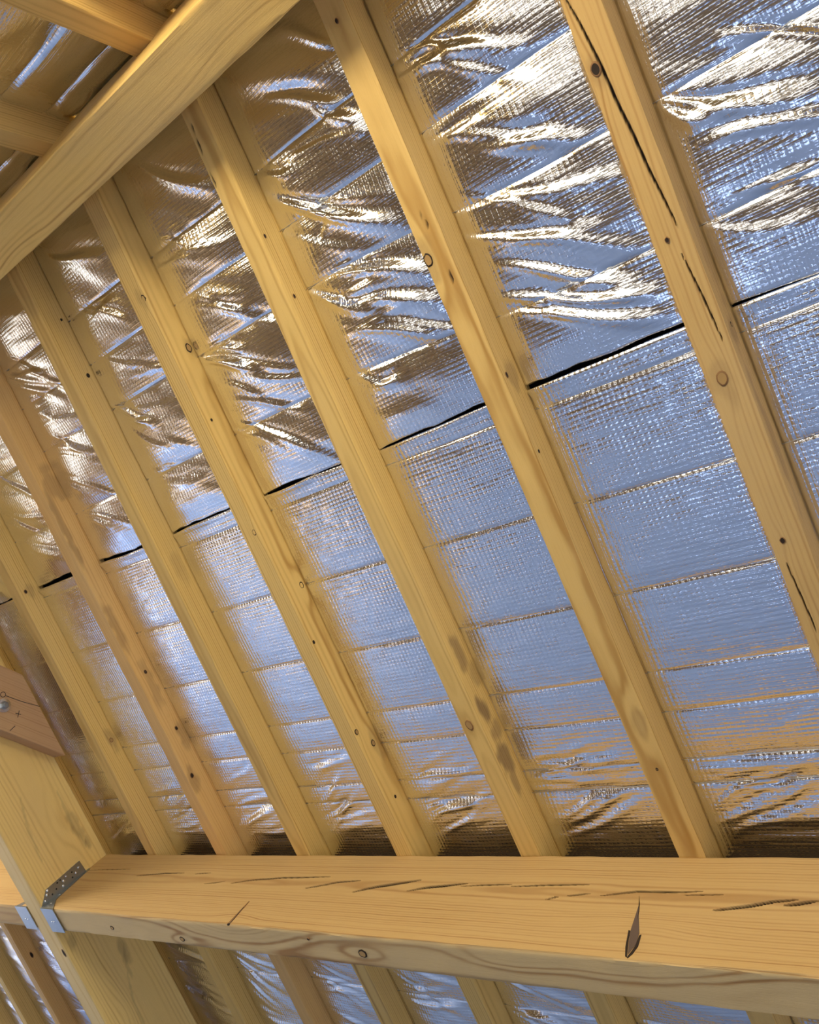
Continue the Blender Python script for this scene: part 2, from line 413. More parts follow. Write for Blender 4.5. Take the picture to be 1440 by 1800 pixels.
# ------------------------------------------------------------------ ridge beam
zb = APEX.z-0.26
rb_y0, rb_y1 = APEX.y-0.040, APEX.y+0.066
rb_len = 9.4
rk = [('z0', 4.842, 0.092, 0.018), ('z0', 5.72, 0.085, 0.026)]
ridge = timber('ridge_beam', W_RID, frame(Vector((-6.6, rb_y0, zb)), VX, Vector((0, 1, 0)), Vector((0, 0, 1))), rb_len, rb_y1-rb_y0, 0.22,
               res=0.006, lres=0.012, pith=(-0.075, 0.045), seed=41, wob=0.0016, bev=0.003, knots=rk)
knot(ridge, 'z0', 4.842, .092, .010, rb_y1-rb_y0, 0.22, 'ring', 1.1)
tag(ridge, 'thick pale ridge beam running diagonally across the upper left corner', 'beam')

# ------------------------------------------------------------------ common rafters on our slope
T0 = -0.80
RLAB = {
 7: 'rightmost rafter, broad pine with a long winding crack and big knot',
 6: 'second rafter from the right edge, knot ring near its foot',
 5: 'third rafter from the right, damp grey stains near its lower end',
 4: 'fourth rafter from the right, dotted with many small dark knots',
 3: 'fifth rafter from the right, smooth pale yellow pine with fine lines',
 2: 'orange rough-edged rafter with bark waney edge, sixth from the right',
 1: 'seventh rafter from the right, nearest the bolted roof truss',
}
CR = {7: [[(0.0105, -0.4518), (0.017, -0.411), (0.0238, -0.3428), (0.0271, -0.2751), (0.0314, -0.2304), (0.0354, -0.1631), (0.0409, -0.1086), (0.0447, -0.0641)],
          [(0.0357, -0.0206), (0.0423, 0.0501), (0.0468, 0.1274)], [(0.0139, 0.517), (0.0171, 0.5774), (0.0207, 0.666)]],
      6: [[(0.0322, -0.3016), (0.0391, -0.2572)], [(0.0443, -0.1988), (0.0385, -0.1371)]],
      5: [[(0.0156, -0.7064), (0.0088, -0.6456), (0.006, -0.5684)]]}
CW = {7: [0.0022, 0.0012, 0.0010], 6: [0.001, 0.001], 5: [0.0012]}
# knots: b = underside (x offset, t), s = right side (n, t)
KN = {7: [('b', .0253, .1867, .010, 'soft'), ('b', .0144, -.3393, .009, 'mid'), ('b', .0226, -.0538, .004, 'mid'), ('b', .0221, .4814, .005, 'mid'), ('s', .0307, .1122, .004, 'dark')],
      6: [('b', .0095, -.2121, .010, 'ring'), ('s', .05, .0442, .005, 'mid'), ('s', .05, .2033, .003, 'dark'), ('b', .0373, .7923, .010, 'ring'), ('b', .0339, .9015, .003, 'dark'), ('b', .0299, -.6584, .004, 'mid')],
      5: [('b', .024, .7547, .010, 'soft'), ('s', .052, -.4267, .004, 'mid'), ('s', .045, -.2896, .004, 'mid')],
      4: [('b', .049, -.4655, .008, 'ring'), ('b', .046, .1575, .007, 'ring'), ('s', .058, .7415, .006, 'ring'), ('s', .012, -.3234, .009, 'ring'), ('s', .046, -.1392, .003, 'dark'), ('s', .012, .3346, .008, 'dark'), ('s', .058, .4767, .004, 'dark'), ('s', .022, .7977, .007, 'ring'), ('s', .0328, .9549, .004, 'dark')],
      3: [('s', .0172, -.404, .005, 'dark'), ('s', .0147, -.5679, .003, 'dark')],
      2: [('s', .0237, -.2156, .008, 'mid'), ('s', .01, -.1635, .006, 'dark'), ('s', .0257, .0858, .004, 'dark'), ('s', .0319, .1824, .005, 'mid'), ('s', .03, .4588, .006, 'mid'), ('s', .0232, .6687, .006, 'mid'), ('s', .05, .8261, .007, 'mid')],
      1: [('s', .045, .0794, .006, 'mid'), ('s', .02, .6764, .007, 'soft')]}
SN = {5: [('y1', .7376+.80, .055, .040, .022, .75), ('y1', .80+.80, .045, .030, .025, .5), ('y1', .8629+.80, .060, .050, .026, .7), ('y1', .5879+.80, .055, .045, .020, .55), ('y1', .66+.80, .03, .03, .02, .35), ('y1', .92+.80, .062, .04, .014, .5)],
      2: [('y1', -.19+.80, .040, .07, .03, .35), ('y1', .30+.80, .07, .10, .016, .4), ('y1', .50+.80, .05, .10, .018, .3), ('y1', .70+.80, .03, .05, .02, .4), ('y1', .84+.80, .07, .05, .02, .4), ('y1', -.05+.80, .075, .15, .012, .45)],
      7: [('y1', -.02+.80, .04, .10, .018, .25), ('y1', .30+.80, .06, .14, .015, .3), ('z1', .1867+.80, .0253, .05, .02, .22), ('z1', -.3393+.80, .0144, .03, .014, .3), ('y1', .12+.8, .05, .03, .02, .4)],
      6: [('z1', -.2121+.80, .012, .05, .018, .3), ('z1', .7923+.80, .0373, .04, .018, .28), ('y1', .05+.80, .05, .03, .02, .35)],
      4: [('y1', .7977+.80, .03, .05, .025, .25), ('z1', -.4655+.80, .04, .03, .015, .25), ('y1', -.3234+.80, .02, .03, .02, .3)],
      3: [('y1', .18+.80, .05, .05, .02, .2)], 1: [('y1', .6764+.80, .04, .05, .02, .35), ('y1', .0794+.80, .05, .03, .015, .3)]}
NTOP = 0.02      # rafters run this far up past the foil
for i in range(7, 0, -1):
    kk = KN[i]
    fk = [(('z1', t-T0, a, r) if s == 'b' else ('y1', t-T0, a+NTOP, r)) for s, a, t, r, k in kk if r >= .005]
    cr = [('z1', [(t-T0, a) for a, t in pl], CW[i][j], 0.006) for j, pl in enumerate(CR.get(i, []))]
    ptz = [(.02, -.03), (.09, .10), (.03, .16), (-.05, .02), (.03, .13), (.03, -.06), (.12, .0)][i-1]
    o = timber('common_rafter', {2: W_ORG, 7: W_BRN, 6: W_MID}.get(i, W_RAF), frame(RP(XS[i-1], T0, -NTOP), VT, VX, VN), T_END-T0, RW, D+NTOP,
               res=0.0016 if i == 7 else 0.004, lres=0.006 if i == 7 else 0.010, cracks=cr, knots=fk, pith=ptz, seed=i*3, stains=SN.get(i, ()), wob=0.0024 if i == 2 else 0.0012, bev=0.002)
    tag(o, RLAB[i], 'rafter', 'rafters of the near slope')
    for s, a, t, r, k in kk:
        if s == 'b': knot(o, 'z1', t-T0, a, r, RW, D+NTOP, k, seed=i)
        else: knot(o, 'y1', t-T0, a+NTOP, r, RW, D+NTOP, k, seed=i)
# other rafters of the same slope
more = [(-3.238, 'rafter lying tight on top of the big principal timber at left'),
        (-3.597, 'rafter just beyond the principal timber, mostly hidden behind it'),
        (-3.997, 'second rafter beyond the principal timber, mostly hidden behind it'),
        (-4.397, 'brown knotty rafter under the far purlin at lower left'),
        (-4.797, 'yellow rafter left of the brown knotty one at lower left'),
        (-5.197, 'farthest rafter showing in the bottom left corner')]
for j, (x, lab) in enumerate(more):
    o = timber('common_rafter', W_ORG if j == 3 else W_RAF, frame(RP(x, T0, -NTOP), VT, VX, VN), T_END-T0, RW, D+NTOP, res=0.008, lres=0.02, pith=(.03+.02*j, -.04), seed=50+j)
    tag(o, lab, 'rafter', 'rafters of the near slope')
    if j == 3: knot(o, 'y1', 1.72-T0, .05, .007, RW, D+NTOP, 'mid', 2.5)
xx = 0.0031
k = 0
for x in [0.004, 0.404, 0.804, 1.204, 1.604, 2.004, 2.404, -5.597, -5.997, -6.397, -6.797]:
    o = timber('common_rafter', W_RAF, frame(RP(x, T0, -NTOP), VT, VX, VN), T_END-T0, RW, D+NTOP, res=0.03, lres=0.06, pith=(.03, -.04), seed=70+k); k += 1
    tag(o, 'pine rafter of the near slope beyond the edge of the picture', 'rafter', 'rafters out of the picture, near slope')

# ------------------------------------------------------------------ rafters of the far slope
k = 0
for x in [-1.205, -1.605] + [-0.805, -0.405, -0.005, 0.395, 0.795, 1.195, 1.595, 1.995, -2.005, -2.405, -2.805, -3.205, -3.605, -4.005, -4.405, -4.805, -5.205, -5.605, -6.005]:
    vis = k < 2
    # local frame: x down the far slope, y along -ridge, z into the room
    rl = 3.7
    for r in ADDED_OPENINGS:
        if r[0]-RW < x < r[1]: rl = r[2]-.05
    o = timber('common_rafter', W_RAF, frame(RP2(x+RW, 0.03, -NTOP), VT2, -VX, VN2), rl, RW, D+NTOP, res=0.006 if vis else 0.03, lres=0.015 if vis else 0.06, pith=(.02, .12), seed=90+k)
    if vis: tag(o, ['rafter of the opposite slope, upper one behind the ridge beam', 'rafter of the opposite slope, lower one at the left picture edge'][k], 'rafter', 'rafters of the opposite slope')
    else: tag(o, 'pine rafter of the opposite slope hidden above the picture', 'rafter', 'rafters out of the picture, opposite slope')
    k += 1

# ------------------------------------------------------------------ purlin in front
PL0 = XE+0.003; PLEN = 3.6
NB = D+PH
PC = [[(-3.0576, 0.1564), (-2.7939, 0.1452)], [(-2.7123, 0.1775), (-2.5657, 0.1601), (-2.4625, 0.1577)], [(-2.396, 0.1614), (-2.3232, 0.1544)], [(-2.2968, 0.202), (-2.2089, 0.1867)],
      [(-2.1718, 0.1953), (-2.1165, 0.1814), (-1.9855, 0.1655), (-1.7816, 0.1553)], [(-1.8366, 0.204), (-1.7352, 0.1761), (-1.6569, 0.1671)],
      [(-1.6507, 0.2093), (-1.5735, 0.1854), (-1.5176, 0.1731), (-1.4516, 0.1587)], [(-1.4683, 0.1976), (-1.4168, 0.1837), (-1.3468, 0.1732), (-1.3046, 0.1659)],
      [(-1.3108, 0.1758), (-1.257, 0.17), (-1.1743, 0.1653)], [(-1.1706, 0.1725), (-1.0828, 0.1656), (-0.9809, 0.1602)], [(-1.0627, 0.2104), (-1.0357, 0.1971)], [(-1.0164, 0.1962), (-0.9657, 0.1854)],
      [(-0.933, 0.1906), (-0.8947, 0.1806), (-0.8624, 0.1743), (-0.8057, 0.1735), (-0.762, 0.1717), (-0.7246, 0.1685)], [(-0.7561, 0.1808), (-0.6846, 0.1761)],
      [(-0.6916, 0.2184), (-0.6265, 0.2029), (-0.5857, 0.1891), (-0.5438, 0.1812)], [(-0.5652, 0.1981), (-0.5078, 0.1823)]]
PCW = [.0012, .0022, .0014, .0012, .0024, .0024, .0036, .0034, .0018, .0018, .0012, .0014, .0022, .0012, .0030, .0030]
pcr = [('y0', [(x-PL0, NB-n) for x, n in pl], w_*1.15, 0.012) for pl, w_ in zip(PC, PCW)]
pk = [('z0', -2.6512-PL0, .052, .008, 'ring'), ('z0', -2.2774-PL0, .066, .009, 'ring'), ('z0', -1.5327-PL0, .050, .011, 'ring'), ('z0', -1.7053-PL0, .022, .004, 'mid')]
pfk = [a[:4] for a in pk]+[('z0', -2.017-PL0, .0, .035), ('z0', -.823-PL0, .0, .03), ('y0', -.83-PL0, NB-.27, .02), ('y0', -2.016-PL0, NB-.31, .015), ('z0', -1.1-PL0, .02, .02)]
purlin = timber('purlin', W_PUR, frame(RP(PL0, TP, NB), VX, VT, VO), PLEN, PW, PH, res=0.006, fine_y0=0.0013, lres=0.006, cracks=pcr, knots=pfk, pith=(.05, .17), seed=5, bounce_tint='z0', wob=0.0016, bev=0.0035)
tag(purlin, 'massive horizontal purlin across the bottom with dark drying cracks and bark pocket', 'beam')
for fc, l, s, r, kd in pk: knot(purlin, fc, l, s, r, PW, PH, kd, 1.25)
pw = [(-0.8445, 0.2150), (-0.8400, 0.286), (-0.8265, 0.3395), (-0.8184, 0.3128), (-0.8207, 0.2845), (-0.8345, 0.2450)]
o = link('bark_pocket', prism('bark_pocket', [(x-PL0, NB-n) for x, n in pw], lambda a, b, h: Vector((a, -h, b)), -0.003, 0.0006), POCKET, purlin)
def chip(name, pts, mat, h=0.0007):
    return link(name, prism(name, [(x-PL0, NB-n) for x, n in pts], lambda a, b, q: Vector((a, -q, b)), -0.003, h), mat, purlin)
chip('slit_knot', [(-2.0195, 0.262), (-2.0170, 0.262), (-2.0120, 0.31), (-2.0115, 0.345), (-2.0215, 0.349)], K_MID)
chip('slit_knot_rim', [(-2.0185, 0.285), (-2.0165, 0.285), (-2.0105, 0.330), (-2.0095, 0.350), (-2.0190, 0.3515), (-2.0200, 0.3475), (-2.0125, 0.3440)], K_DARK, 0.0011)
chip('bark_rim', [(-.8445, .280), (-.8405, .281), (-.8375, .300), (-.8270, .342), (-.8240, .3470), (-.8300, .3440), (-.8370, .3220)], K_DARK, 0.0011)
chip('bark_rim', [(-.8185, .292), (-.8150, .289), (-.8125, .318), (-.8175, .337), (-.8240, .3480), (-.8250, .3430), (-.8210, .3300), (-.8180, .3160)], K_DARK, 0.0011)
chip('bark_rim', [(-.8520, .187), (-.8440, .208), (-.8385, .2300), (-.8355, .250), (-.8395, .2310), (-.8450, .2120)], K_DARK, 0.0011)
# added unseen blockers, keeping foil reflections dark in the slot above the purlin
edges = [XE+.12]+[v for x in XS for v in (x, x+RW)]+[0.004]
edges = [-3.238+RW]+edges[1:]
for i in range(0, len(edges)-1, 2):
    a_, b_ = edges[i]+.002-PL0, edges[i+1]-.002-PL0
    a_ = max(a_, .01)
    link('slot_blocker', box_mesh('slot_blocker', (a_, .062, PH+.001), (b_, .088, PH+D-.001), .001), SLOT_DARK, purlin)

# far purlin in the next bay
XL = -3.177
fp = timber('purlin', W_PUR, frame(RP(-6.6, TP-.003, NB), VX, VT, VO), 6.6+XL-.003, PW, PH, res=0.012, lres=0.03, pith=(.05, .12), seed=15)
tag(fp, 'brightly lit purlin in the next bay at the far left edge', 'beam')

# ------------------------------------------------------------------ principal rafter (truss)
prk = [('y1', 1.62-T0, .20, .018), ('y1', 1.25-T0, .25, .012), ('y1', .9-T0, .1, .02)]
prc = [('y1', [(.73-T0, .17), (.86-T0, .20), (.98-T0, .21)], .0045, .0010), ('y1', [(1.5-T0, .13), (1.62-T0, .165), (1.85-T0, .18)], .0045, .0010),
       ('y1', [(.8-T0, .05), (.95-T0, .06), (1.03-T0, .045)], .005, .0012), ('y1', [(1.42-T0, .10), (1.50-T0, .125), (1.56-T0, .128)], .005, .0012)]
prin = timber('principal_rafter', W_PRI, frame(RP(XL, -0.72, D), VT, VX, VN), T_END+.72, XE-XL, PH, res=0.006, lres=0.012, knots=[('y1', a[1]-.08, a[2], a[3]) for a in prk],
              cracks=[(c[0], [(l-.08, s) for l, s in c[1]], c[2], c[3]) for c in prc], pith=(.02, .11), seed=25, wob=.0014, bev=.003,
              bounce_tint='z1', stains=[('y1', .95+.72, .05, .08, .02, .3), ('y1', 1.03+.72, .04, .03, .015, .4), ('y1', 1.45+.72, .11, .05, .02, .35), ('y1', 1.28+.72, .25, .04, .015, .3)])
tag(prin, 'huge pale yellow principal timber at lower left carrying the purlin ends', 'beam')
knot(prin, 'z1', 1.30+.72, XE-XL-.015, .010, XE-XL, PH, 'mid', 1.8)

# ------------------------------------------------------------------ collar bolted to the principal rafter
CZ0, CZ1 = -0.469+Z0, -0.267+Z0
CX1 = -2.98
cut_n = 0.073
def y_at(z):       # where the plane n = cut_n meets height z
    t = (Z0-z-CT*cut_n)/ST
    return CT*t-ST*cut_n
CL = 2.2
def ccut(l, y, z, L):
    ye = y_at(CZ0+z); ymax = y_at(CZ0)
    return l-np.clip((l-0.5)/(L-0.5), 0, 1)*(ymax-ye)
cy0 = y_at(CZ0)-CL
# local x = +Y, local y = -X, local z = Z
collar = timber('collar_beam', W_COL, frame(Vector((CX1, cy0, CZ0)), Vector((0, 1, 0)), -VX, Vector((0, 0, 1))), CL, CX1-XE-.001, CZ1-CZ0, res=0.006, lres=0.012,
                pith=(.03, .26), seed=33, end_cut=ccut, knots=[('y0', CL-.45, .12, .02)])
tag(collar, 'short reddish brown collar timber bolted on at the left edge', 'beam')
def cpt(Y, Z, h): return Vector((Y-cy0, -h, Z+Z0-CZ0))
def cmark(name, segs, wd):
    v = []; f = []
    for (a, b) in segs:
        dx, dz = b[0]-a[0], b[1]-a[1]; q = math.hypot(dx, dz); px, pz = -dz/q*wd/2, dx/q*wd/2
        i = len(v)
        for (Y, Z) in ((a[0]+px, a[1]+pz), (b[0]+px, b[1]+pz), (b[0]-px, b[1]-pz), (a[0]-px, a[1]-pz)): v.append(cpt(Y, Z, .0012))
        f.append([i, i+1, i+2, i+3])
    return link(name, py_mesh(name, v, f), PENCIL, collar)
SC = 2.98/3.022
def cs(Y, Z):     # scale measured points to the collar's face
    return (-0.8774+(Y+0.8774)*SC, -1.1686+(Z+1.1686)*SC)
pY, pZ = cs(.2968, -.3867)
cmark('pencil_mark', [((pY-.010, pZ-.002), (pY+.010, pZ+.002)), ((pY+.003, pZ-.012), (pY-.002, pZ+.012))], .0024)
pY, pZ = cs(.300, -.4405)
cmark('pencil_mark', [((pY-.006, pZ-.010), (pY+.004, pZ+.012))], .0024)
a = cs(.2174, -.3457); b_ = cs(.359, -.334)
cmark('crack', [((a[0]+.01, a[1]), ((a[0]+b_[0])/2, a[1]+.003)), (((a[0]+b_[0])/2, a[1]+.003), b_)], .0022)
cmark('pencil_mark', [((a[0]+.009*math.cos(q), a[1]+.009*math.sin(q)), (a[0]+.009*math.cos(q+.55), a[1]+.009*math.sin(q+.55))) for q in np.arange(0, 6.2, .52)], .0022)

# bolt
def lathe(name, prof, mat, parent, K=20, hexa=False):
    v = []; f = []
    for (r, h) in prof:
        for i in range(K):
            an = 2*math.pi*i/K
            v.append((r*math.cos(an), r*math.sin(an), h))
    for j in range(len(prof)-1):
        for i in range(K): f.append([j*K+i, j*K+(i+1) % K, (j+1)*K+(i+1) % K, (j+1)*K+i])
    f.append(list(range((len(prof)-1)*K, len(prof)*K))); f.append(list(range(K))[::-1])
    return link(name, py_mesh(name, v, f), mat, parent)
bY, bZ = cs(.236, -.3793)
bolt = empty('hex_bolt', frame(Vector((CX1, bY, bZ+Z0)), Vector((0, 1, 0)), Vector((0, 0, 1)), VX))
tag(bolt, 'shiny zinc bolt with round washer on the brown collar timber', 'bolt')
lathe('washer', [(.024, 0.0005), (.024, .003), (.009, .0035)], NAILM, bolt, 24)
lathe('nut', [(.0145, .003), (.0145, .012), (.012, .014)], ZINC, bolt, 6)
lathe('thread_end', [(.0075, .010), (.0075, .021), (.006, .023)], ZINC, bolt, 14)

# ------------------------------------------------------------------ joist hangers
def hanger(mirror):
    xw = XL if mirror else XE
    sg = -1 if mirror else 1
    h = empty('joist_hanger', frame(RP(xw, TP, NB), VX, VT, VO))
    # local: x along ridge, y down the slope from the purlin face, z outward from the purlin underside
    def pp(x, t, n): return Vector((sg*x, t-TP, NB-n))
    e = 0.0022
    fl_ = [(1.062, .166), (1.084, .164), (1.1095, .162), (1.1095, .352), (1.067, .311)]
    fl_o = link('flange', prism('flange', fl_, lambda a, b, hh: pp(hh, a, b), 0.0004, 0.0004+e), ZINC, h)
    # side strap on the purlin's face with the cut-away lower corner
    st = [(0.0, .150), (.012, .149), (.030, .307), (.052, .325), (.085, .3525), (0.0, .3525)]
    st_o = link('side_strap', prism('side_strap', st, lambda a, b, hh: pp(a, TP-hh, b), 0.0016, 0.0016+e), ZINC, h)
    bs = [(0.0, TP-.004), (.088, TP-.004), (.088, TP+PW+.003), (0.0, TP+PW+.003)]
    se_o = link('seat_plate', prism('seat_plate', bs, lambda a, b, hh: pp(a, b, NB+hh), 0.0018, 0.0018+e), ZINC, h)
    def disc(name, c, ea, eb, en, r, hgt, mat, par):
        v = []; K = 10
        for q, hh in ((1.0, 0), (1.0, hgt*.5), (.55, hgt)):
            for i in range(K):
                an = 2*math.pi*i/K; v.append(c+ea*(r*q*math.cos(an))+eb*(r*q*math.sin(an))+en*hh)
        f = [[j*K+i, j*K+(i+1) % K, (j+1)*K+(i+1) % K, (j+1)*K+i] for j in range(2) for i in range(K)]+[list(range(2*K, 3*K))]
        me = py_mesh(name, v, f, True)
        bm = bmesh.new(); bm.from_mesh(me); bmesh.ops.recalc_face_normals(bm, faces=bm.faces); bm.to_mesh(me); bm.free()
        link(name, me, mat, par)
    ex, ey, ez = Vector((sg, 0, 0)), Vector((0, 1, 0)), Vector((0, 0, 1))
    for (t, n, r) in [(1.080, .180, .0045), (1.090, .196, .005), (1.076, .232, .004), (1.084, .246, .0055), (1.098, .255, .005), (1.074, .308, .0055), (1.085, .316, .0055), (1.099, .330, .005)]:
        disc('nail', pp(.0026, t, n), ey, ez, ex, r, .003, NAILM, fl_o)
    for (t, n) in [(1.078, .208), (1.095, .214), (1.074, .268), (1.090, .280), (1.096, .300), (1.073, .255)]:
        disc('punched_hole', pp(.0026, t, n), ey, ez, ex, .0032, .0004, HOLE, fl_o)
    for (x, n) in [(.018, .285), (.030, .328)]:
        disc('nail', pp(x, TP-.0038, n), ex, ez, -ey, .0032, .0015, NAILM, st_o)
    for (x, t) in [(.036, TP+.050), (.052, TP+.049)]:
        disc('nail', pp(x, t, NB+.004), ex, ey, -ez, .003, .0016, NAILM, se_o)
    return h
tag(hanger(False), 'galvanised joist hanger with nails holding the front purlin end', 'bracket', 'joist hangers')
tag(hanger(True), 'galvanised joist hanger at the far purlin, left of the principal timber', 'bracket', 'joist hangers')

# ------------------------------------------------------------------ foil insulation
def sm(a, b, x):
    t = np.clip((x-a)/(b-a), 0, 1); return t*t*(3-2*t)
rr = random.Random(11)
# folds: (x0,t0,x1,t1,amp,width)
FOLDS = [[(-0.733, -0.226), (-0.423, -0.055)], [(-0.689, -0.393), (-0.44, -0.259)], [(-0.639, -0.35), (-0.482, -0.289)], [(-0.736, -0.539), (-0.542, -0.486)], [(-1.133, -0.505), (-0.859, -0.301)],
  [(-1.14, -0.493), (-0.855, -0.321)], [(-1.136, -0.282), (-0.968, -0.173)], [(-1.034, -0.289), (-0.816, -0.201)], [(-1.037, -0.226), (-0.832, -0.142)], [(-1.037, -0.167), (-0.853, -0.072)],
  [(-0.677, -0.04), (-0.427, 0.066)], [(-0.63, -0.06), (-0.431, 0.032)], [(-0.682, -0.14), (-0.458, -0.006)], [(-1.522, -0.293), (-1.335, -0.169)], [(-1.519, -0.281), (-1.39, -0.212)],
  [(-1.932, -0.299), (-1.761, -0.191)], [(-2.342, -0.57), (-2.078, -0.407)], [(-2.335, -0.54), (-2.102, -0.381)], [(-0.829, -0.661), (-0.948, -0.757)], [(-1.015, -0.656), (-0.848, -0.549)],
  [(-0.922, -0.586), (-0.848, -0.497)], [(-0.329, -0.244), (-0.254, -0.183)], [(-0.313, -0.249), (-0.127, -0.134)], [(-1.422, -0.732), (-1.26, -0.58)], [(-1.87, -0.716), (-1.68, -0.62)]]
FOLDL = [[(-1.073, 1.063), (-0.855, 0.989)], [(-1.044, 1.033), (-0.928, 1.0)], [(-1.109, 1.11), (-0.837, 1.012)], [(-0.775, 1.086), (-0.494, 1.003)], [(-0.682, 1.102), (-0.502, 1.028)],
  [(-1.485, 1.052), (-1.321, 0.989)], [(-1.457, 1.035), (-1.265, 0.983)], [(-1.836, 1.023), (-1.67, 0.972)], [(-1.081, 0.907), (-0.853, 0.917)], [(-1.132, 0.95), (-0.856, 0.96)],
  [(-1.498, 0.928), (-1.247, 0.911)], [(-1.885, 0.865), (-1.62, 0.848)], [(-0.772, 0.945), (-0.478, 0.953)],
  [(-2.716, 1.598), (-2.525, 1.694)], [(-2.703, 1.627), (-2.543, 1.745)], [(-2.714, 1.691), (-2.553, 1.808)], [(-2.692, 1.852), (-2.521, 1.877)], [(-2.252, 1.582), (-2.094, 1.651)],
  [(-2.305, 1.691), (-2.104, 1.689)], [(-1.897, 1.689), (-1.68, 1.684)], [(-1.901, 1.632), (-1.698, 1.624)], [(-1.506, 1.681), (-1.359, 1.678)]]
folds = [(*a, *b, 0.0075, 0.012) for a, b in FOLDS]+[(*a, *b, 0.004, 0.010) for a, b in FOLDL]
SEAM = 0.087
xb = sorted([-5.997, -5.597, -5.197, -4.797, -4.397, -3.997, -3.597, -3.238]+XS+[0.004, 0.404, 0.804, 1.204, 1.604, 2.004, 2.404])
for i in range(len(xb)-1):
    a, b_ = xb[i]+RW, xb[i+1]
    if b_ < -3.3 or a > 0.1: continue
    for t0 in (-.56, -.42, -.295, -.2, -.09):
        for q in range(3):
            s = rr.uniform(.08, .3); dr = .45+rr.uniform(-.25, .25); x0 = a+rr.uniform(0, .12)
            folds.append((x0, t0+rr.uniform(-.02, .05), min(x0+s, b_), t0+dr*s+rr.uniform(-.01, .03), rr.uniform(.0015, .0045), rr.uniform(.006, .012)))
    for q in range(7):
        x0 = a+rr.uniform(0, .1); s = rr.uniform(.12, .3); t0 = rr.uniform(.86, 1.1)
        folds.append((x0, t0+.03, min(x0+s, b_), t0-rr.uniform(-.02, .08), rr.uniform(.0012, .0035), rr.uniform(.006, .012)))
    for q in range(8):
        x0 = a+rr.uniform(0, .05); s = rr.uniform(.15, .34); t0 = rr.uniform(1.4, 2.1)
        folds.append((x0, t0, min(x0+s, b_), t0+rr.uniform(-.02, .16), rr.uniform(.0015, .004), rr.uniform(.007, .014)))

def wr(x, t, dx, dt, la, lb, seed):
    """anisotropic ridged noise: long along (dx,dt), short across"""
    q = math.hypot(dx, dt); dx, dt = dx/q, dt/q
    u = x*dx+t*dt; v = -x*dt+t*dx
    n = vnoise(u/la, v/lb+0.6*vnoise(u/la*1.7, v/lb*.5, seed+5), seed)
    return n
def hgt(x, t, xa, xbb, ta, tb):
    """height of the foil towards the room"""
    u = np.clip((x-xa)/(xbb-xa), 0, 1); e = np.sin(np.pi*u)**0.6
    v = np.clip((t-ta)/np.maximum(tb-ta, 1e-6), 0, 1)
    pil = 1-np.abs(2*v-1)**2.2
    up = 1-sm(.02, .10, t); low = sm(.80, .95, t)*(1-sm(1.05, 1.10, t)); bel = sm(1.25, 1.4, t); mid = 1-np.clip(up+low+bel, 0, 1)
    wid = np.minimum(tb-ta, .25)/.25
    h = e*pil*wid*(0.012*up+0.0045*mid+0.012*low+0.012*bel)
    h = h+e*(0.004*up+.003*mid+.012*low*sm(.95, 1.15, t)*0+.006*bel)
    h = h-0.008*np.clip((x-(xbb-.045))/.045, 0, 1)**2
    h = h+(0.15+0.85*e)*up*(0.0054*wr(x, t, 1, .42, .30, .050, 1)*(0.45+0.55*vnoise(x*3, t*4, 77)**2*2)+0.0006*wr(x, t, 1, .30, .14, .020, 2))
    h = h+(0.15+0.85*e)*low*(0.0035*wr(x, t, 1, -.18, .25, .034, 3)+0.001*wr(x, t, 1, -.3, .1, .014, 4))
    h = h+(0.15+0.85*e)*bel*(0.0035*wr(x, t, 1, .38, .25, .04, 6)+0.0012*wr(x, t, 1, .3, .1, .016, 7))
    h = h+mid*(0.0007*wr(x, t, 1, .08, .22, .03, 8)+0.00035*wr(x, t, 1, .05, .09, .010, 9)+0.0006*vnoise(x*14, t*14, 10))
    return h
def add_folds(x, t, h, xa, xbb, ta, tb, fds):
    for (x0, t0, x1, t1, am, wd) in fds:
        if max(x0, x1) < xa or min(x0, x1) > xbb or max(t0, t1) < ta-.04 or min(t0, t1) > tb+.04: continue
        dx, dt = x1-x0, t1-t0; q = dx*dx+dt*dt
        u = ((x-x0)*dx+(t-t0)*dt)/q; L = math.sqrt(q)
        dist = ((x-x0)*dt-(t-t0)*dx)/L
        dist = dist+0.006*np.sin(u*5+x0*40)
        uc = np.clip(u, 0, 1)
        tap = np.sin(np.pi*np.clip(u*.9+.08, 0, 1))**.8*((u > -.09) & (u < 1.02))
        wl = wd*(.45+.9*uc)
        h = h+am*tap*(np.exp(-(dist/wl)**2)-.55*np.exp(-((dist-1.7*wl)/wl)**2))
    return h
def rowline(tj, x):
    return tj+0.006*vnoise(x*2.2, x*0+tj*9, 31)+0.03*sm(-1.1, -.5, x)*(1 if -.4 < tj < -.02 else 0)
def tsamples(n):
    s = np.linspace(0, 1, n); return s-0.11*np.sin(2*np.pi*s)/(2*np.pi)*6*.9

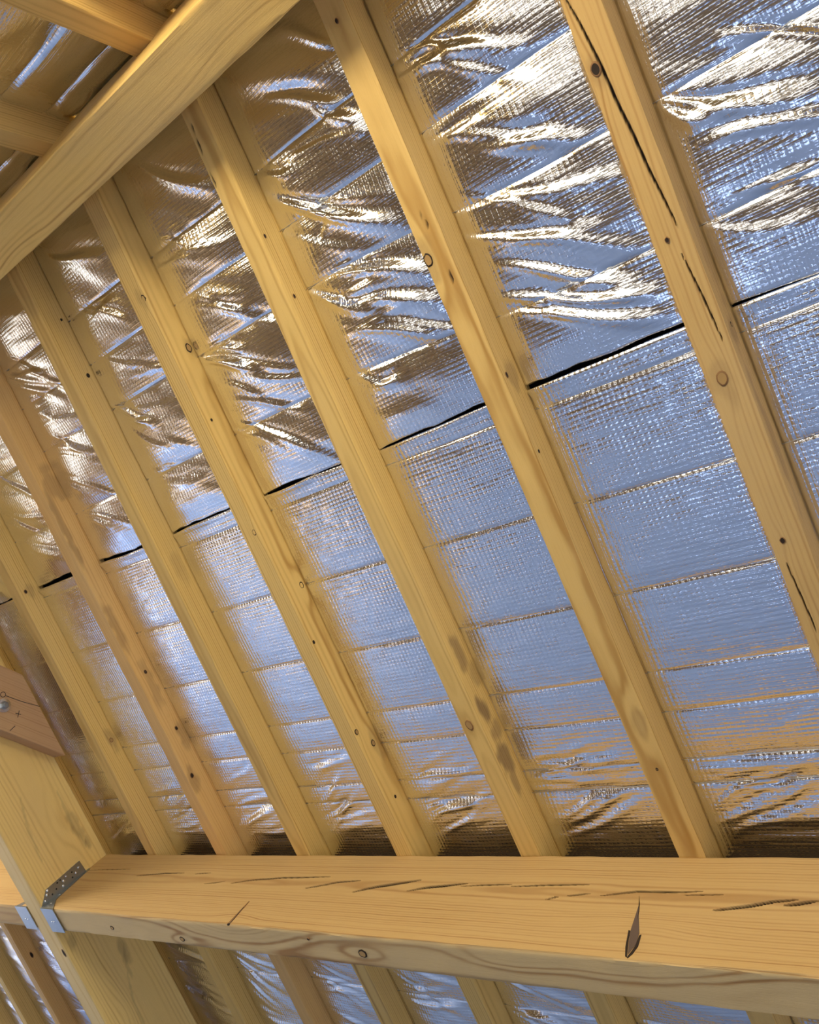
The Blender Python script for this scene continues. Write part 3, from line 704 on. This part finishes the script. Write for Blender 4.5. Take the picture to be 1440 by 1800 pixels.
def sheet_panels(parent, mat, rows, bays, fds, dx, dt, edge_top=None, edge_bot=None, xmap=1):
    for (xa, xbb, fine) in bays:
        for j in range(len(rows)-1):
            f = fine
            nx = max(4, int((xbb-xa)/(dx*f))); nt_ = max(5, int((rows[j+1]-rows[j])/(dt*f)))
            xs_ = np.linspace(xa-.003, xbb+.003, nx)
            if f <= 2: xs_ = np.concatenate([xa+np.array([-.003, -.001, .001, .0025, .004]), np.linspace(xa+.006, xbb-.006, nx), xbb+np.array([-.004, -.0025, -.001, .001, .003])])
            s_ = tsamples(nt_)
            X = np.repeat(xs_[:, None], nt_, 1)
            ta = rowline(rows[j], X); tb = rowline(rows[j+1], X)
            if edge_top and j == 0: ta = edge_top(X)
            if edge_bot and j == len(rows)-2: tb = edge_bot(X)
            T = ta+(tb-ta)*s_[None]
            h = hgt(X, T, xa, xbb, ta, tb)
            h = add_folds(X, T, h, xa, xbb, rows[j], rows[j+1], fds)
            # stitched creases
            da = T-ta; db = tb-T
            pin = 0.0020*np.exp(-(da/.004)**2)*(0 if (edge_top and j == 0) else 1)+0.0020*np.exp(-(db/.004)**2)*(0 if (edge_bot and j == len(rows)-2) else 1)
            h = h-pin
            if edge_bot and j == len(rows)-2:      # lower edge curls up and away
                h = h-0.008*np.clip(1-db/.0045, 0, 1)**1.6*(0.6+.4*vnoise(X*9, X*0, 61))
            if edge_top and j == 0:                # lap of the lower sheet hangs in a soft lip
                h = h+0.006*np.exp(-(da/.012)**2)*(1+vnoise(X*7, X*0+3, 62))-0.006*np.clip(1-da/.003, 0, 1)
            # corners tuck behind the rafters
            h = h-0.007*(np.exp(-((X-xa)/.0035)**2)+np.exp(-((xbb-X)/.0035)**2))
            V = np.stack([X*xmap, T, -h], -1)
            if xmap < 0: V = V[::-1]
            me = grid_mesh('quilted_panel', V, True)
            link('quilted_panel', me, mat, parent)
            # stitch thread along the lower crease
            if f == 1 and not (edge_bot and j == len(rows)-2):
                K = 4; n2 = 40
                xl = np.linspace(xa, xbb, n2); tl = rowline(rows[j+1], xl)
                hh = -0.0012+0.0006*np.sin(np.arange(n2)*2.4)
                ring_ = []
                for kk in range(K):
                    an = 2*math.pi*kk/K; ring_.append(np.stack([xl*xmap, tl+.0008*math.cos(an), -(hh+.0008*math.sin(an))], -1))
                me = grid_mesh('stitch_thread', np.stack(ring_, 1), True, True)
                link('stitch_thread', me, THREAD, parent)

bays = []
for i in range(len(xb)-1):
    a, b_ = xb[i]+RW, xb[i+1]
    f = 1 if (a > -3.3 and b_ < 0.2) else (2 if (a > -5.3 and b_ < -3.1) else 8)
    bays.append((a, b_, f))
ROOF = frame(Vector((0, 0, Z0)), VX, VT, VO)
def seam_u(x): return SEAM-0.001+0.004*vnoise(x*6, x*0+1, 51)+0.002*vnoise(x*29, x*0+2, 54)-0.005*np.clip(vnoise(x*5.3, x*0+4, 52), 0, 1)
def seam_l(x): return SEAM+0.0005+0.004*vnoise(x*6, x*0+1, 51)+0.007*np.clip(vnoise(x*4.1, x*0+8, 53), 0, 1)
up_sheet = empty('foil_insulation_sheet', ROOF)
tag(up_sheet, 'crumpled silver foil quilt on the upper slope, above the dark lap joint', 'insulation', 'foil insulation sheets')
rows_u = [TA+.015, -.56, -.43, -.295, -.085, SEAM]
sheet_panels(up_sheet, FOIL_U, rows_u, bays, folds, .005, .004, None, seam_u)
lo_sheet = empty('foil_insulation_sheet', ROOF)
tag(lo_sheet, 'smooth grid-embossed silver foil quilt between the lap joint and front purlin', 'insulation', 'foil insulation sheets')
rows_l = [SEAM, .130, .337, .541, .72, .812, .925, .985, 1.28, 1.66, 2.05, T_END]
sheet_panels(lo_sheet, FOIL_L, rows_l, bays, folds, .005, .004, seam_l, None)
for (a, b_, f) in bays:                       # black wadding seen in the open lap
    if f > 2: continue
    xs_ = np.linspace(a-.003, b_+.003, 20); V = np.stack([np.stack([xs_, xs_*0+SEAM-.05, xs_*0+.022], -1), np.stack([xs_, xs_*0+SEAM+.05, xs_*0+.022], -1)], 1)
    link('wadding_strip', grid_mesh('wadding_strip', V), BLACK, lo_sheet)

# the opposite slope's foil: local x runs the other way
R2 = frame(APEX, -VX, VT2, VO2)
op = empty('foil_insulation_sheet', R2)
tag(op, 'brown-reflecting foil quilt of the opposite slope behind the ridge beam', 'insulation', 'foil insulation sheets')
xo = sorted([-1.205-.4*k for k in range(13)]+[-1.205+.4*k for k in range(1, 9)])
bays2 = []
for i in range(len(xo)-1):
    a, b_ = xo[i]+RW, xo[i+1]
    bays2.append((-b_, -a, 1.4 if -2.1 < a < -.9 else 8))
def shift(x): return x
folds2 = []
for q in range(26):
    x0 = rr.uniform(.9, 1.9); t0 = rr.uniform(.02, .5); folds2.append((x0, t0, x0+rr.uniform(.08, .2), t0+rr.uniform(-.05, .03), rr.uniform(.002, .005), rr.uniform(.008, .014)))
def sheet2(rows):
    for (xa, xbb, f) in bays2:
        for j in range(len(rows)-1):
            if any(r[0]-.2 < -(xa+xbb)/2 < r[1]+.2 and rows[j+1] > r[2] and rows[j] < r[3] for r in ADDED_OPENINGS): continue
            nx = max(4, int((xbb-xa)/(.006*f))); nt_ = max(5, int((rows[j+1]-rows[j])/(.005*f)))
            X = np.repeat(np.linspace(xa-.003, xbb+.003, nx)[:, None], nt_, 1); ta = rowline(rows[j]+5, X)-5; tb = rowline(rows[j+1]+5, X)-5
            T = ta+(tb-ta)*tsamples(nt_)[None]
            h = hgt(X, T-1.0, xa, xbb, ta-1.0, tb-1.0)
            h = add_folds(X, T, h, xa, xbb, rows[j], rows[j+1], folds2)
            h = h-0.0045*np.exp(-((T-ta)/.0045)**2)-0.0045*np.exp(-((tb-T)/.0045)**2)
            link('quilted_panel', grid_mesh('quilted_panel', np.stack([X, T, -h], -1)), FOIL_U, op)
sheet2([.0, .11, .215, .36, .6, .9, 1.2, 1.5, 1.9, 2.3, 2.75, 3.2, 3.7])
